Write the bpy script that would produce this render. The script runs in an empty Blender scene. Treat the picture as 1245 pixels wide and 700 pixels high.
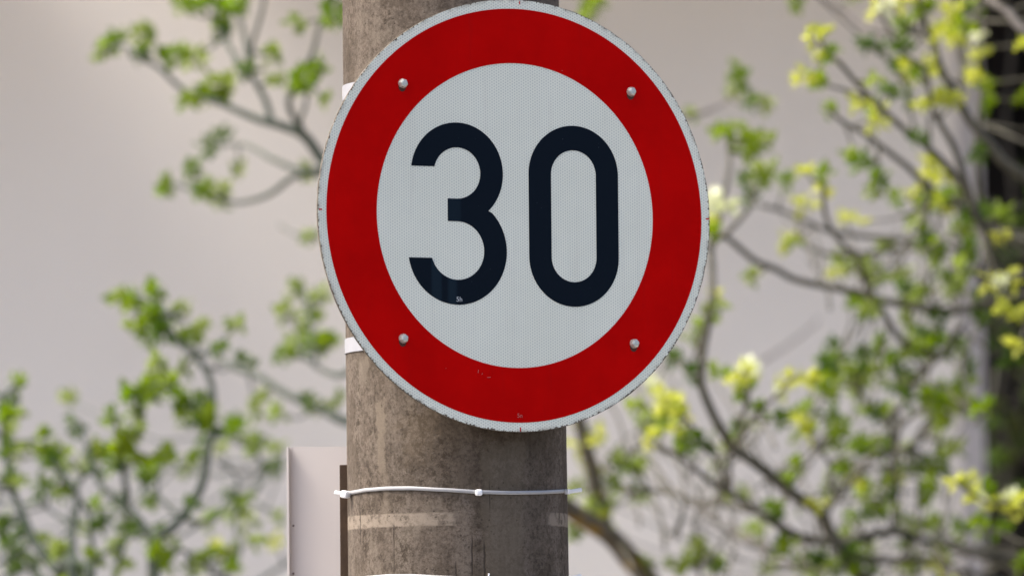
import bpy, bmesh, math, random
from mathutils import Vector, Matrix, Quaternion
random.seed(7)
S = bpy.context.scene
C = S.collection
R = math.radians
# ------------------------------------------------------------------ camera
DS = 12.0                        # distance to the sign
LENS = 304.7
K = 36.0/LENS/1245.0             # metres per photo pixel per metre of distance
PITCH, ROLL = R(3.7), R(0.5)
FW = Vector((0, math.cos(PITCH), math.sin(PITCH)))
r0 = Vector((1, 0, 0)); u0 = r0.cross(FW)
RT = r0*math.cos(ROLL) - u0*math.sin(ROLL)
UP = u0*math.cos(ROLL) + r0*math.sin(ROLL)
SIGN_C = Vector((0.0802, -0.172, 2.3))
CAM = SIGN_C - DS*(FW + (624-622.5)*K*RT - (262-350)*K*UP)
def P(px, py, d):
    return CAM + d*(FW + (px-622.5)*K*RT - (py-350)*K*UP)
cd = bpy.data.cameras.new('camera'); cam = bpy.data.objects.new('camera', cd); C.objects.link(cam)
m3 = Matrix((RT, UP, -FW)).transposed()
cam.matrix_world = Matrix.Translation(CAM) @ m3.to_4x4()
cd.lens = LENS; cd.sensor_width = 36; cd.clip_end = 500; cd.clip_start = 0.1
cd.dof.use_dof = True; cd.dof.focus_distance = 12.0; cd.dof.aperture_fstop = 3.8; cd.dof.aperture_blades = 9
S.camera = cam

# ------------------------------------------------------------------ light
W = bpy.data.worlds.new('World'); S.world = W; W.use_nodes = True
nt = W.node_tree; bg = nt.nodes['Background']
sky = nt.nodes.new('ShaderNodeTexSky'); sky.sky_type = 'NISHITA'; sky.sun_disc = False
SUN_EL, SUN_AZ = 56.0, -97.0      # azimuth from +Y (away from the camera) towards +X
sd = Vector((math.sin(R(SUN_AZ))*math.cos(R(SUN_EL)), math.cos(R(SUN_AZ))*math.cos(R(SUN_EL)), math.sin(R(SUN_EL))))
sky.sun_elevation = R(SUN_EL); sky.sun_rotation = R(SUN_AZ)
sky.air_density = 0.6; sky.dust_density = 5.0; sky.ozone_density = 1.0
nt.links.new(sky.outputs[0], bg.inputs[0]); bg.inputs[1].default_value = 0.15
sl = bpy.data.lights.new('sun', 'SUN'); sl.energy = 1.7; sl.angle = R(20); sl.color = (1, .965, .91)
so = bpy.data.objects.new('sun', sl); C.objects.link(so)
so.rotation_euler = sd.to_track_quat('Z', 'Y').to_euler(); so.location = sd*30
S.view_settings.view_transform = 'Standard'; S.view_settings.look = 'None'
S.view_settings.exposure = 1.48; S.view_settings.gamma = 1.0

# ------------------------------------------------------------------ materials
class NT:
    def __init__(s, name):
        s.m = bpy.data.materials.new(name); s.m.use_nodes = True
        s.t = s.m.node_tree; s.b = s.t.nodes['Principled BSDF']
        s.out = s.t.nodes['Material Output']
    def n(s, typ, **kw):
        x = s.t.nodes.new(typ)
        for k, v in kw.items(): setattr(x, k, v)
        return x
    def link(s, a, b): s.t.links.new(a, b)
    def math(s, op, a, b=None, c=None, clamp=False):
        x = s.n('ShaderNodeMath', operation=op); x.use_clamp = clamp
        for i, v in enumerate((a, b, c)):
            if v is None: continue
            if isinstance(v, (int, float)): x.inputs[i].default_value = v
            else: s.link(v, x.inputs[i])
        return x.outputs[0]
    def noise(s, vec, scale, detail=4, rough=.55, dist=0.0):
        x = s.n('ShaderNodeTexNoise'); x.inputs['Scale'].default_value = scale
        x.inputs['Detail'].default_value = detail; x.inputs['Roughness'].default_value = rough
        x.inputs['Distortion'].default_value = dist
        if vec is not None: s.link(vec, x.inputs['Vector'])
        return x.outputs['Fac']
    def step(s, v, lo, hi, a=0.0, b=1.0):
        x = s.n('ShaderNodeMapRange', interpolation_type='SMOOTHSTEP')
        s.link(v, x.inputs[0])
        for i, q in enumerate((lo, hi, a, b)): x.inputs[i+1].default_value = q
        return x.outputs[0]
    def mix(s, f, a, b, mode='MIX'):
        x = s.n('ShaderNodeMix', data_type='RGBA', blend_type=mode)
        for i, v in ((0, f), (6, a), (7, b)):
            if isinstance(v, (int, float)): x.inputs[i].default_value = v
            elif isinstance(v, tuple): x.inputs[i].default_value = (*v, 1)
            else: s.link(v, x.inputs[i])
        return x.outputs[2]
    def coord(s, scale=(1, 1, 1), loc=(0, 0, 0)):
        tc = s.n('ShaderNodeTexCoord'); mp = s.n('ShaderNodeMapping')
        mp.inputs['Scale'].default_value = scale; mp.inputs['Location'].default_value = loc
        s.link(tc.outputs['Object'], mp.inputs['Vector']); return mp.outputs[0]
    def xyz(s):
        tc = s.n('ShaderNodeTexCoord'); sp = s.n('ShaderNodeSeparateXYZ')
        s.link(tc.outputs['Object'], sp.inputs[0]); return sp.outputs
    def col(s, v):
        if isinstance(v, tuple): s.b.inputs['Base Color'].default_value = (*v, 1)
        else: s.link(v, s.b.inputs['Base Color'])
    def rough(s, v):
        if isinstance(v, (int, float)): s.b.inputs['Roughness'].default_value = v
        else: s.link(v, s.b.inputs['Roughness'])
    def bump(s, h, strength=.3, dist=.002):
        x = s.n('ShaderNodeBump'); x.inputs['Strength'].default_value = strength
        x.inputs['Distance'].default_value = dist
        s.link(h, x.inputs['Height']); s.link(x.outputs[0], s.b.inputs['Normal'])

def simple(name, a, b, scale=30, rough=.6, metal=0.0, bump=0.0, dist=.001):
    q = NT(name); v = q.coord(); n = q.noise(v, scale)
    q.col(q.mix(n, a, b)); q.rough(rough); q.b.inputs['Metallic'].default_value = metal
    if bump: q.bump(q.noise(v, scale*3), bump, dist)
    return q.m

# retroreflective white film with a hexagonal grid of cells
def film_mat():
    q = NT('white retroreflective film'); o = q.xyz()
    a = 0.0040; r3 = math.sqrt(3)
    v = q.math('DIVIDE', o[2], a); u = q.math('DIVIDE', o[0], a*r3)
    def d(off):
        fv = q.math('SUBTRACT', q.math('FRACT', q.math('ADD', v, off)), .5)
        fu = q.math('MULTIPLY', q.math('SUBTRACT', q.math('FRACT', q.math('ADD', u, off)), .5), r3)
        return q.math('ADD', q.math('MULTIPLY', fv, fv), q.math('MULTIPLY', fu, fu))
    dist = q.math('SQRT', q.math('MINIMUM', d(100.0), d(100.5)))
    dot = q.step(dist, .16, .40, 1, 0)
    vec = q.coord()
    big = q.noise(vec, 6, 5, .6)
    streak = q.noise(q.coord((40, 40, 3)), 1.5, 4, .6)
    base = q.mix(q.step(big, .3, .75), (.72, .735, .61), (.77, .785, .66))
    base = q.mix(q.math('MULTIPLY', q.step(streak, .5, .8), .22), base, (.56, .54, .45))
    c = q.mix(q.math('MULTIPLY', dot, .45), base, (.27, .285, .26))
    # dirt creeping in from the edge
    rr = q.math('SQRT', q.math('ADD', q.math('MULTIPLY', o[0], o[0]), q.math('MULTIPLY', o[2], o[2])))
    edge = q.math('MULTIPLY', q.step(rr, .293, .300), q.step(q.noise(vec, 60, 3), .42, .62))
    c = q.mix(q.math('MULTIPLY', edge, .5), c, (.20, .16, .10))
    q.col(c); q.rough(.42); q.b.inputs['Specular IOR Level'].default_value = .35
    q.bump(dot, .15, .0003)
    return q.m
def red_mat():
    q = NT('red transparent ink'); vec = q.coord()
    n = q.noise(vec, 9, 5, .6); sp = q.noise(vec, 260, 2)
    streak = q.noise(q.coord((55, 55, 4)), 1.5, 4, .6)
    c = q.mix(q.step(n, .3, .7), (.42, .0004, .0004), (.50, .0008, .0006))
    c = q.mix(q.math('MULTIPLY', q.step(sp, .80, .86), .5), c, (.42, .06, .05))
    c = q.mix(q.math('MULTIPLY', q.step(streak, .55, .8), .15), c, (.15, .01, .01))
    q.col(c); q.rough(.55); q.b.inputs['Specular IOR Level'].default_value = .03
    return q.m
def black_mat():
    q = NT('black film'); vec = q.coord(); o = q.xyz()
    sp = q.noise(vec, 300, 2)
    c = q.mix(q.step(sp, .74, .8), (.0028, .0068, .0125), (.05, .06, .07))
    # pale bands reflected in the three, painted into the film colour
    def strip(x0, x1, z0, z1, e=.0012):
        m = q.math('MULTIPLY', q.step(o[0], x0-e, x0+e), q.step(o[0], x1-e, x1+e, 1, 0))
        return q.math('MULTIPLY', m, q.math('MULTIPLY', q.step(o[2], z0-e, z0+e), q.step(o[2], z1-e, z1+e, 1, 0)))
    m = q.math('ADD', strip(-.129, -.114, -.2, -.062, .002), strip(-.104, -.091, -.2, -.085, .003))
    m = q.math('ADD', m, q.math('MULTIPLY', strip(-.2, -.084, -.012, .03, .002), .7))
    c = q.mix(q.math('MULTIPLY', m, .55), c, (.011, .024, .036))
    q.col(c); q.rough(.5); q.b.inputs['Specular IOR Level'].default_value = .07
    return q.m

def concrete_mat():
    q = NT('weathered concrete'); o = q.xyz(); vec = q.coord()
    fine = q.noise(vec, 190, 6, .72); mid = q.noise(vec, 46, 9, .74, .15); big = q.noise(q.coord((1, 1, .45)), 9, 5, .6, .5)
    streak = q.noise(q.coord((34, 34, 2.2)), 1.0, 6, .65, .2)
    c = q.mix(q.step(mid, .34, .66), (.150, .130, .112), (.262, .228, .198))
    c = q.mix(q.math('MULTIPLY', q.step(streak, .40, .66), .62), c, (.31, .28, .25))
    c = q.mix(q.math('MULTIPLY', q.step(fine, .50, .62), .62), c, (.075, .062, .050))
    c = q.mix(q.math('MULTIPLY', q.step(fine, .36, .47, 1, 0), .50), c, (.34, .31, .275))
    # dark lichen patches that keep to vertical runs
    run = q.step(q.noise(q.coord((16, 16, 1.6)), 1.2, 4, .6), .44, .60)
    lich = q.step(q.noise(vec, 85, 8, .8, .2), .48, .58)
    c = q.mix(q.math('MULTIPLY', q.math('MULTIPLY', run, lich), .82), c, (.058, .046, .032))
    # big sharp-edged mottles: damp dark skin and paler worn laitance
    pn_ = q.noise(q.coord((1, 1, .7), (3, 1, 2)), 15, 9, .72, .1)
    c = q.mix(q.math('MULTIPLY', q.step(pn_, .52, .57), .42), c, (.10, .082, .062))
    c = q.mix(q.math('MULTIPLY', q.step(pn_, .38, .43, 1, 0), .38), c, (.33, .30, .26))
    gr = q.noise(vec, 420, 3, .7)
    c = q.mix(q.math('MULTIPLY', q.step(gr, .50, .66), .30), c, (.09, .075, .06))
    # px helper -> object x / z
    X = lambda px: (px-553.5)*K*11.9
    Z = lambda py: 2.2-(py-350)*K*11.93+.005
    def box(x0, x1, y0, y1, ex=.004, ey=.004, wob=.012, ws=45):
        w = q.math('MULTIPLY', q.math('SUBTRACT', q.noise(vec, ws, 4, .7), .5), wob*2)
        xx = q.math('ADD', o[0], w); zz = q.math('ADD', o[2], q.math('MULTIPLY', w, 1.3))
        a = q.math('MULTIPLY', q.step(xx, X(x0)-ex, X(x0)+ex), q.step(xx, X(x1)-ex, X(x1)+ex, 1, 0))
        b = q.math('MULTIPLY', q.step(zz, Z(y1)-ey, Z(y1)+ey), q.step(zz, Z(y0)-ey, Z(y0)+ey, 1, 0))
        return q.math('MULTIPLY', a, b)
    def put(c, m, f, colr): return q.mix(q.math('MULTIPLY', m, f), c, colr)
    # darker patches below the sign, light rain-washed runs
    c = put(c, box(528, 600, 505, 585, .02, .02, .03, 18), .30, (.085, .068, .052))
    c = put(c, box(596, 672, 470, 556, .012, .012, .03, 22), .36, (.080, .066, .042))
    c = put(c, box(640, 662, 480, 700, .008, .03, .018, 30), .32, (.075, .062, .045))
    c = put(c, box(585, 636, 545, 720, .006, .012, .014, 30), .50, (.250, .225, .180))
    c = put(c, box(456, 466, 488, 578, .0014, .006, .011, 70), .75, (.32, .285, .24))
    c = put(c, box(462, 470, 575, 640, .003, .01, .012, 60), .45, (.32, .285, .24))
    c = put(c, box(434, 446, 432, 466, .003, .008, .012, 60), .55, (.33, .30, .26))
    c = put(c, box(488, 530, 500, 560, .01, .02, .04, 40), .30, (.30, .25, .19))
    # remains of a whitish painted band
    zz = q.math('ADD', o[2], q.math('MULTIPLY', q.math('SUBTRACT', q.noise(vec, 60, 3), .5), .003))
    band = q.math('MULTIPLY', q.step(zz, Z(643)-.0015, Z(643)+.0015), q.step(zz, Z(627)-.0015, Z(627)+.0015, 1, 0))
    keep = q.math('MAXIMUM', box(380, 548, 600, 680, .006, .01, .012), box(668, 720, 600, 680, .004, .01, .01))
    keep = q.math('MULTIPLY', keep, q.step(q.noise(vec, 95, 5, .7), .36, .52, .15, 1))
    c = q.mix(q.math('MULTIPLY', q.math('MULTIPLY', band, keep), .80), c, (.50, .455, .40))
    # short vertical cracks
    cr = None
    for x, y0, y1, w in ((572, 660, 705, .9), (587, 664, 712, 1.1), (434, 618, 662, .5), (594, 590, 622, .5), (552, 690, 740, .7), (476, 640, 700, .5)):
        m = box(x-w, x+w, y0, y1, .0008, .008, .0016, 120); cr = m if cr is None else q.math('MAXIMUM', cr, m)
    c = put(c, cr, .72, (.055, .045, .037))
    # pits
    vo = q.n('ShaderNodeTexVoronoi'); vo.inputs['Scale'].default_value = 120; q.link(vec, vo.inputs['Vector'])
    pit = q.math('MULTIPLY', q.step(vo.outputs['Distance'], .10, .22, 1, 0), q.step(q.noise(vec, 25, 2), .5, .62))
    c = put(c, pit, .6, (.06, .05, .04))
    c = q.mix(1.0, c, (.53, .478, .415), 'MULTIPLY')
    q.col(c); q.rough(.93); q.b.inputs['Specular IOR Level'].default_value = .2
    h = q.math('ADD', q.math('MULTIPLY', fine, .5), q.math('MULTIPLY', mid, .9))
    h = q.math('SUBTRACT', h, q.math('ADD', q.math('MULTIPLY', pit, .6), q.math('MULTIPLY', cr, .8)))
    q.bump(h, .55, .0022)
    return q.m

def bark_mat(name, a, b, lichen=None):
    q = NT(name); vec = q.coord(); n = q.noise(vec, 28, 6, .7)
    c = q.mix(q.step(n, .35, .65), a, b)
    if lichen:
        c = q.mix(q.step(q.noise(vec, 11, 4), .56, .64), c, lichen)
    q.col(c); q.rough(.85); q.bump(q.noise(vec, 90, 4), .5, .003); return q.m
def leaf_mat(name, a, b, trans=.5, tcol=None):
    q = NT(name); vec = q.coord(); n = q.noise(vec, 8, 3, .6)
    c = q.mix(q.step(n, .35, .65), a, b)
    q.col(c); q.rough(.5); q.b.inputs['Specular IOR Level'].default_value = .35
    tr = q.n('ShaderNodeBsdfTranslucent')
    q.link(q.mix(1.0, c, tcol or (1.15, 1.2, .6), 'MULTIPLY'), tr.inputs[0])
    ms = q.n('ShaderNodeMixShader'); ms.inputs[0].default_value = trans
    q.link(q.b.outputs[0], ms.inputs[1]); q.link(tr.outputs[0], ms.inputs[2]); q.link(ms.outputs[0], q.out.inputs[0])
    return q.m
def plaster_mat():
    q = NT('warm white plaster'); vec = q.coord()
    big = q.noise(q.coord((1, 1, .6)), .9, 4, .5); st = q.noise(q.coord((5, 5, .5)), 1.0, 4, .6)
    c = q.mix(q.step(big, .3, .7), (.82, .765, .675), (.87, .82, .735))
    c = q.mix(q.math('MULTIPLY', q.step(st, .5, .8), .18), c, (.60, .55, .50))
    q.col(c); q.rough(.95); q.bump(q.noise(vec, 160, 5, .7), .4, .003); return q.m

M = {}
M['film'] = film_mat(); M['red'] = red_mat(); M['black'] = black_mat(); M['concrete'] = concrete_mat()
M['alu'] = simple('dull aluminium', (.42, .41, .39), (.55, .54, .52), 60, .42, .75, .2)
M['edge'] = simple('chipped dirty sign edge', (.06, .04, .025), (.22, .19, .14), 120, .7, .2)
M['rivet'] = simple('zinc rivet', (.42, .42, .37), (.62, .63, .56), 90, .38, .55, .3)
M['rust'] = simple('rust stain', (.035, .012, .006), (.09, .022, .010), 200, .8)
M['band'] = simple('matt pale steel band', (.32, .32, .335), (.40, .40, .415), 40, .42, .15, .2)
M['nylon'] = simple('white nylon', (.31, .305, .30), (.38, .375, .365), 60, .40)
M['nylonhead'] = simple('bright white nylon', (.85, .84, .82), (.90, .89, .87), 60, .35)
M['panel'] = simple('off white powder coat', (.70, .64, .58), (.76, .70, .64), 6, .5, 0, .1)
M['railbrown'] = simple('rusty brown rail', (.035, .018, .008), (.075, .042, .020), 40, .85, 0, .5, .002)
M['barkgreen'] = bark_mat('mossy green bark', (.035, .050, .032), (.085, .10, .070))
M['barkbrown'] = bark_mat('grey brown bark', (.045, .042, .026), (.12, .11, .080))
M['barklichen'] = bark_mat('bark with yellow lichen', (.075, .062, .042), (.16, .14, .105), (.30, .19, .03))
M['barkgrey'] = bark_mat('smooth grey bark', (.12, .105, .09), (.20, .175, .155))
M['leaf'] = leaf_mat('spring green leaf', (.13, .22, .003), (.24, .32, .006), 0.55)
M['leafdark'] = leaf_mat('deep green leaf', (.055, .11, .010), (.10, .165, .016), 0.5)
M['leafyellow'] = leaf_mat('yellow green young leaf', (.44, .48, .06), (.64, .66, .13), 0.55, (1.1, 1.1, .6))
M['leafpale'] = leaf_mat('pale blossom', (.68, .72, .42), (.80, .82, .60), .4, (1, 1, .9))
M['leafsoft'] = leaf_mat('soft green leaf', (.19, .26, .045), (.27, .33, .07), 0.55)
M['leafolive'] = leaf_mat('olive climbing leaf', (.02, .034, .004), (.05, .06, .008), 0.4)
M['plaster'] = plaster_mat()
M['darkwood'] = simple('dark stained wood', (.005, .004, .003), (.012, .009, .007), 14, .6, 0, .4)
M['jamb'] = simple('pale stone jamb', (.42, .39, .37), (.50, .47, .45), 30, .85, 0, .2)
M['roof'] = simple('brown clay roof', (.15, .07, .045), (.25, .12, .08), 20, .8, 0, .4)
M['zinc'] = simple('zinc gutter', (.35, .36, .37), (.48, .49, .50), 20, .45, .6)
g = NT('window glass'); g.col((.006, .007, .009)); g.rough(.12); g.b.inputs['Specular IOR Level'].default_value = .12; M['glass'] = g.m
M['darkwood'].node_tree.nodes['Principled BSDF'].inputs['Specular IOR Level'].default_value = .08
M['barkdark'] = bark_mat('dark ivy stem', (.018, .015, .010), (.05, .042, .03))
def ground_mat(name, a, b, s1, s2, bump):
    q = NT(name); v = q.coord()
    c = q.mix(q.step(q.noise(v, s1, 6, .7), .35, .65), a, b)
    c = q.mix(q.math('MULTIPLY', q.step(q.noise(v, s2, 3), .5, .75), .4), c, tuple(x*.7 for x in a))
    q.col(c); q.rough(.92); q.bump(q.noise(v, s1*2, 4), bump, .01); return q.m
M['soil'] = ground_mat('soil', (.10, .075, .05), (.17, .13, .09), 12, 1.5, .6)
M['asphalt'] = ground_mat('asphalt', (.045, .045, .046), (.07, .07, .07), 90, .8, .5)
M['paving'] = ground_mat('pale pavement slabs', (.34, .32, .30), (.42, .40, .37), 40, 1.2, .4)
M['kerb'] = ground_mat('granite kerb', (.30, .29, .28), (.42, .41, .40), 70, 3, .4)
M['paint'] = ground_mat('white road paint', (.70, .70, .68), (.80, .80, .78), 60, 4, .2)
M['grass'] = leaf_mat('grass blade', (.06, .13, .020), (.12, .20, .035), .3)

# ------------------------------------------------------------------ helpers
def link(name, me, mat=None, parent=None, smooth=False):
    if mat is not None:
        me.materials.clear(); me.materials.append(mat)
    if smooth:
        for p in me.polygons: p.use_smooth = True
    o = bpy.data.objects.new(name, me); C.objects.link(o)
    if parent is not None: o.parent = parent
    return o
def obj(name, bm, mat, parent=None, smooth=False, bevel=0):
    if bevel:
        bmesh.ops.bevel(bm, geom=[e for e in bm.edges], offset=bevel, segments=2, affect='EDGES', profile=.6)
    bmesh.ops.recalc_face_normals(bm, faces=bm.faces[:])
    me = bpy.data.meshes.new(name); bm.to_mesh(me); bm.free()
    return link(name, me, mat, parent, smooth)
def empty(name, loc=(0, 0, 0), rot=(0, 0, 0)):
    o = bpy.data.objects.new(name, None); C.objects.link(o); o.location = loc; o.rotation_euler = rot
    o.empty_display_size = .1; return o
def tag(o, label=None, cat=None, group=None, kind=None):
    if label: o['label'] = label
    if cat: o['category'] = cat
    if group: o['group'] = group
    if kind: o['kind'] = kind
    return o
def box(bm, a, b):
    c = [(a[i]+b[i])/2 for i in range(3)]; s = [abs(b[i]-a[i]) for i in range(3)]
    r = bmesh.ops.create_cube(bm, size=1.0)
    for v in r['verts']: v.co = Vector((v.co.x*s[0]+c[0], v.co.y*s[1]+c[1], v.co.z*s[2]+c[2]))
    return r['verts']
def prism(bm, loops, y0, y1):
    """2D outline loops (x,z) (first outer, rest holes) -> solid from y0 to y1"""
    edges = []; fv = []
    for lp in loops:
        vs = [bm.verts.new((x, y0, z)) for x, z in lp]
        es = [bm.edges.new((vs[i], vs[(i+1) % len(vs)])) for i in range(len(vs))]
        edges += es; fv.append(vs)
    r = bmesh.ops.triangle_fill(bm, use_beauty=True, edges=edges)
    faces = [f for f in r['geom'] if isinstance(f, bmesh.types.BMFace)]
    e = bmesh.ops.extrude_face_region(bm, geom=faces)
    for v in e['geom']:
        if isinstance(v, bmesh.types.BMVert): v.co.y = y1
def circle(r, n=256, jit=0, f=None):
    out = []
    for i in range(n):
        a = 2*math.pi*i/n; rr = r + (f(i) if f else 0) + random.uniform(-jit, jit)
        out.append((rr*math.cos(a), rr*math.sin(a)))
    return out
def annulus(bm, ro, ri, y0, y1, n=256):
    rings = []
    for (r, y) in ((ro, y0), (ri, y0), (ri, y1), (ro, y1)):
        rings.append([bm.verts.new((r*math.cos(2*math.pi*i/n), y, r*math.sin(2*math.pi*i/n))) for i in range(n)])
    for k in range(4):
        A, B = rings[k], rings[(k+1) % 4]
        for i in range(n): bm.faces.new((A[i], A[(i+1) % n], B[(i+1) % n], B[i]))

# ------------------------------------------------------------------ setting
def sheet(name, x0, x1, y0, y1, z, mat):
    bm = bmesh.new(); vs = [bm.verts.new(p) for p in ((x0, y0, z), (x1, y0, z), (x1, y1, z), (x0, y1, z))]
    bm.faces.new(vs); o = obj(name, bm, mat); o['kind'] = 'structure'; return o
sheet('ground', -250, 250, -250, 250, -.12, M['soil'])
sheet('road', -60, 60, -12.6, -1.4, -.116, M['asphalt'])
bm = bmesh.new()
for i in range(-9, 10): 
    x = i*6; vs = [bm.verts.new(p) for p in ((x, -7.06, -.112), (x+3, -7.06, -.112), (x+3, -6.94, -.112), (x, -6.94, -.112))]; bm.faces.new(vs)
o = obj('road_marking', bm, M['paint']); o['kind'] = 'structure'
for nm, y0, y1 in (('kerb', -1.4, -1.25), ('kerb', -12.75, -12.6)):
    bm = bmesh.new(); box(bm, (-60, y0, -.16), (60, y1, .004)); o = obj(nm, bm, M['kerb']); o['kind'] = 'structure'
for y0, y1 in ((-1.25, .6), (-16.5, -12.75)):
    bm = bmesh.new(); box(bm, (-60, y0, -.16), (60, y1, 0)); o = obj('pavement', bm, M['paving']); o['kind'] = 'structure'
bm = bmesh.new(); box(bm, (-60, .6, -.16), (60, 5.6, -.01)); o = obj('planting_bed', bm, M['soil']); o['kind'] = 'structure'
bm = bmesh.new()
for i in range(9000):
    x = random.uniform(-4, 5); y = random.uniform(.65, 5.5); h = random.uniform(.05, .16); a = random.uniform(0, 6.28)
    dx, dy = math.cos(a)*.006, math.sin(a)*.006; lx, ly = random.uniform(-.05, .05), random.uniform(-.05, .05)
    bm.faces.new([bm.verts.new(p) for p in ((x-dx, y-dy, -.012), (x+dx, y+dy, -.012), (x+lx, y+ly, h))])
o = obj('grass', bm, M['grass']); tag(o, 'rough grass growing under the shrubs', 'grass', kind='stuff')

# building behind
WY = CAM.y + 18.0
DX = P(1196.5, 350, 18.0).x
bld = empty('building', (0, WY, 0))
tag(bld, 'pale plastered building with a dark doorway behind the shrubs', 'building')
def wbox(name, a, b, mat, parent, bevel=0):
    bm = bmesh.new(); box(bm, a, b); return obj(name, bm, mat, parent, bevel=bevel)
bm = bmesh.new()
box(bm, (-9, 0, -.15), (DX, .35, 6.2)); box(bm, (DX+1.25, 0, -.15), (9, .35, 6.2)); box(bm, (DX, 0, 3.6), (DX+1.25, .35, 6.2))
bmesh.ops.remove_doubles(bm, verts=bm.verts[:], dist=.0001)
wall = obj('wall', bm, M['plaster'], bld)
bm = bmesh.new(); vs = [(-9.4, -.28, 6.2), (9.4, -.28, 6.2), (9.4, 4, 8.6), (-9.4, 4, 8.6)]
lo = [bm.verts.new(v) for v in vs]; hi = [bm.verts.new((v[0], v[1], v[2]+.16)) for v in vs]
bm.faces.new(lo); bm.faces.new(hi)
for i in range(4): bm.faces.new((lo[i], lo[(i+1) % 4], hi[(i+1) % 4], hi[i]))
roof = obj('roof', bm, M['roof'], bld)
bm = bmesh.new(); bmesh.ops.create_cone(bm, cap_ends=True, segments=16, radius1=.07, radius2=.07, depth=18.8, matrix=Matrix.Translation((0, -.36, 6.24)) @ Matrix.Rotation(R(90), 4, 'Y'))
obj('gutter', bm, M['zinc'], roof, True)
# balcony slabs added out of view to shade the wall below
for x0, x1, z, dd in ((-4.2, -1.1, 3.42, 1.1), (-.72, 3.2, 3.60, 1.0)):
    bm = bmesh.new(); box(bm, (x0, -dd, z), (x1, -.001, z+.14)); bc = obj('added_shade_balcony', bm, M['plaster'], bld)
    bm = bmesh.new()
    for i in range(int((x1-x0)/.12)+1): box(bm, (x0+i*.12, -dd+.03, z+.141), (x0+i*.12+.016, -dd+.046, z+1.0))
    box(bm, (x0, -dd+.022, z+1.0), (x1, -dd+.054, z+1.04)); obj('added_railing', bm, M['zinc'], bc)
# doorway
door = wbox('door', (DX+.062, .14, -.1), (DX+1.188, .19, 3.54), M['darkwood'], bld)
bm = bmesh.new()
for i in range(8): 
    x = DX+.09+i*.137; box(bm, (x, .118, -.05), (x+.130, .138, 3.5))
obj('plank', bm, M['darkwood'], door)
bm = bmesh.new()
box(bm, (DX+.002, .04, -.1), (DX+.06, .24, 3.598)); box(bm, (DX+1.19, .04, -.1), (DX+1.248, .24, 3.598)); box(bm, (DX+.062, .04, 3.542), (DX+1.188, .24, 3.598))
obj('door_frame', bm, M['darkwood'], bld)
bm = bmesh.new(); box(bm, (DX-.05, -.012, -.1), (DX-.002, .03, 3.65)); obj('door_surround', bm, M['jamb'], bld)

# ------------------------------------------------------------------ concrete pole
bm = bmesh.new(); N = 96; prev = None; rings = []
def pcx(z): return .0085-.00524*z
def prad(z): return .1535 - .003*(z-2.2)
zs = [-.15+i*.1 for i in range(74)]
for z in zs:
    rr = prad(z); rings.append([bm.verts.new((rr*math.cos(2*math.pi*i/N), rr*math.sin(2*math.pi*i/N), z)) for i in range(N)])
for A, B in zip(rings, rings[1:]):
    for i in range(N): bm.faces.new((A[i], A[(i+1) % N], B[(i+1) % N], B[i]))
bm.faces.new(rings[-1]); bm.faces.new(rings[0])
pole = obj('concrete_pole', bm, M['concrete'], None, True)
pole.rotation_euler = (0, R(-.3), 0); pole.location = (.0085, 0, 0)
tag(pole, 'thick weathered grey concrete pole carrying the speed limit sign', 'pole')
# lean of the photo's px offset: shift so that its centre sits at px 554 at mid height

# ------------------------------------------------------------------ speed limit sign
YAW = R(25.2)
SIGN_L = SIGN_C+Vector((.0032, 0, 0))
sign = empty('speed_limit_sign', SIGN_L, (0, 0, YAW))
tag(sign, 'round white 30 sign with red border bolted to the concrete pole', 'road sign')
# local axes: x along the sign, -y towards the viewer, z up; front of plate at y = 0
bm = bmesh.new(); prism(bm, [circle(.3000, 240, .0003)], 0.0, .0028)
obj('sign_plate', bm, M['edge'], sign)
bm = bmesh.new(); annulus(bm, .2995, .285, .0029, .0042, 240); obj('rim', bm, M['alu'], sign)
def chips(i):
    # film flaked away along the rim in little bites, worst at lower right and bottom
    a = 2*math.pi*i/1440; w = .55+.45*math.cos(a+R(50))
    v = 0
    if random.random() < .34*w+.10: v = -random.uniform(.0006, .0026)
    return v-.0004
bm = bmesh.new(); prism(bm, [circle(.2998, 1440, 0, chips)], -.0005, -.0001)
obj('white_face', bm, M['film'], sign)
bm = bmesh.new(); annulus(bm, .2868, .2112, -.0009, -.0006); obj('red_border', bm, M['red'], sign)
U = .001141
def arc(cx, cz, r, a0, a1, n=48):
    return [((cx+r*math.cos(R(a0+(a1-a0)*i/n)))*U, (cz+r*math.sin(R(a0+(a1-a0)*i/n)))*U) for i in range(n+1)]
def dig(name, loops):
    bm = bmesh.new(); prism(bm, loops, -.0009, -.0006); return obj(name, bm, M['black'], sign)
# three : centre x -76, upper bowl centre v 50, lower bowl centre v -43
cx = -78.0; vc1 = 49.6; vc2 = -44.3
d_ = lambda r, h: math.degrees(math.asin(h/r))
o1, i1, o2, i2 = 61.2, 31.0, 65.6, 35.4
nz = 4.6                          # v of the notch where the bowls meet
t1 = (vc1-57.0)                   # terminal of upper bowl at v = 57
p = []
p += arc(cx, vc1, o1, 180-d_(o1, 57-vc1), -d_(o1, vc1-nz), 72)
p += arc(cx, vc2, o2, d_(o2, nz-vc2), -180-d_(o2, 0)+0, 0) if False else []
p += arc(cx, vc2, o2, d_(o2, nz-vc2), -180+d_(o2, vc2+53.8)*1, 72)[1:]
p += arc(cx, vc2, i2, -180+d_(i2, vc2+53.8), 90, 64)
p += [((cx-12.8)*U, (vc2+i2)*U), ((cx-12.8)*U, (vc1-i1)*U)]
p += arc(cx, vc1, i1, -90, 180-d_(i1, 57-vc1), 64)
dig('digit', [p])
def stadium(cx, vc, hw, hh):
    return arc(cx, vc+hh-hw, hw, 0, 180, 48) + arc(cx, vc-hh+hw, hw, 180, 360, 48)
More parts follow.
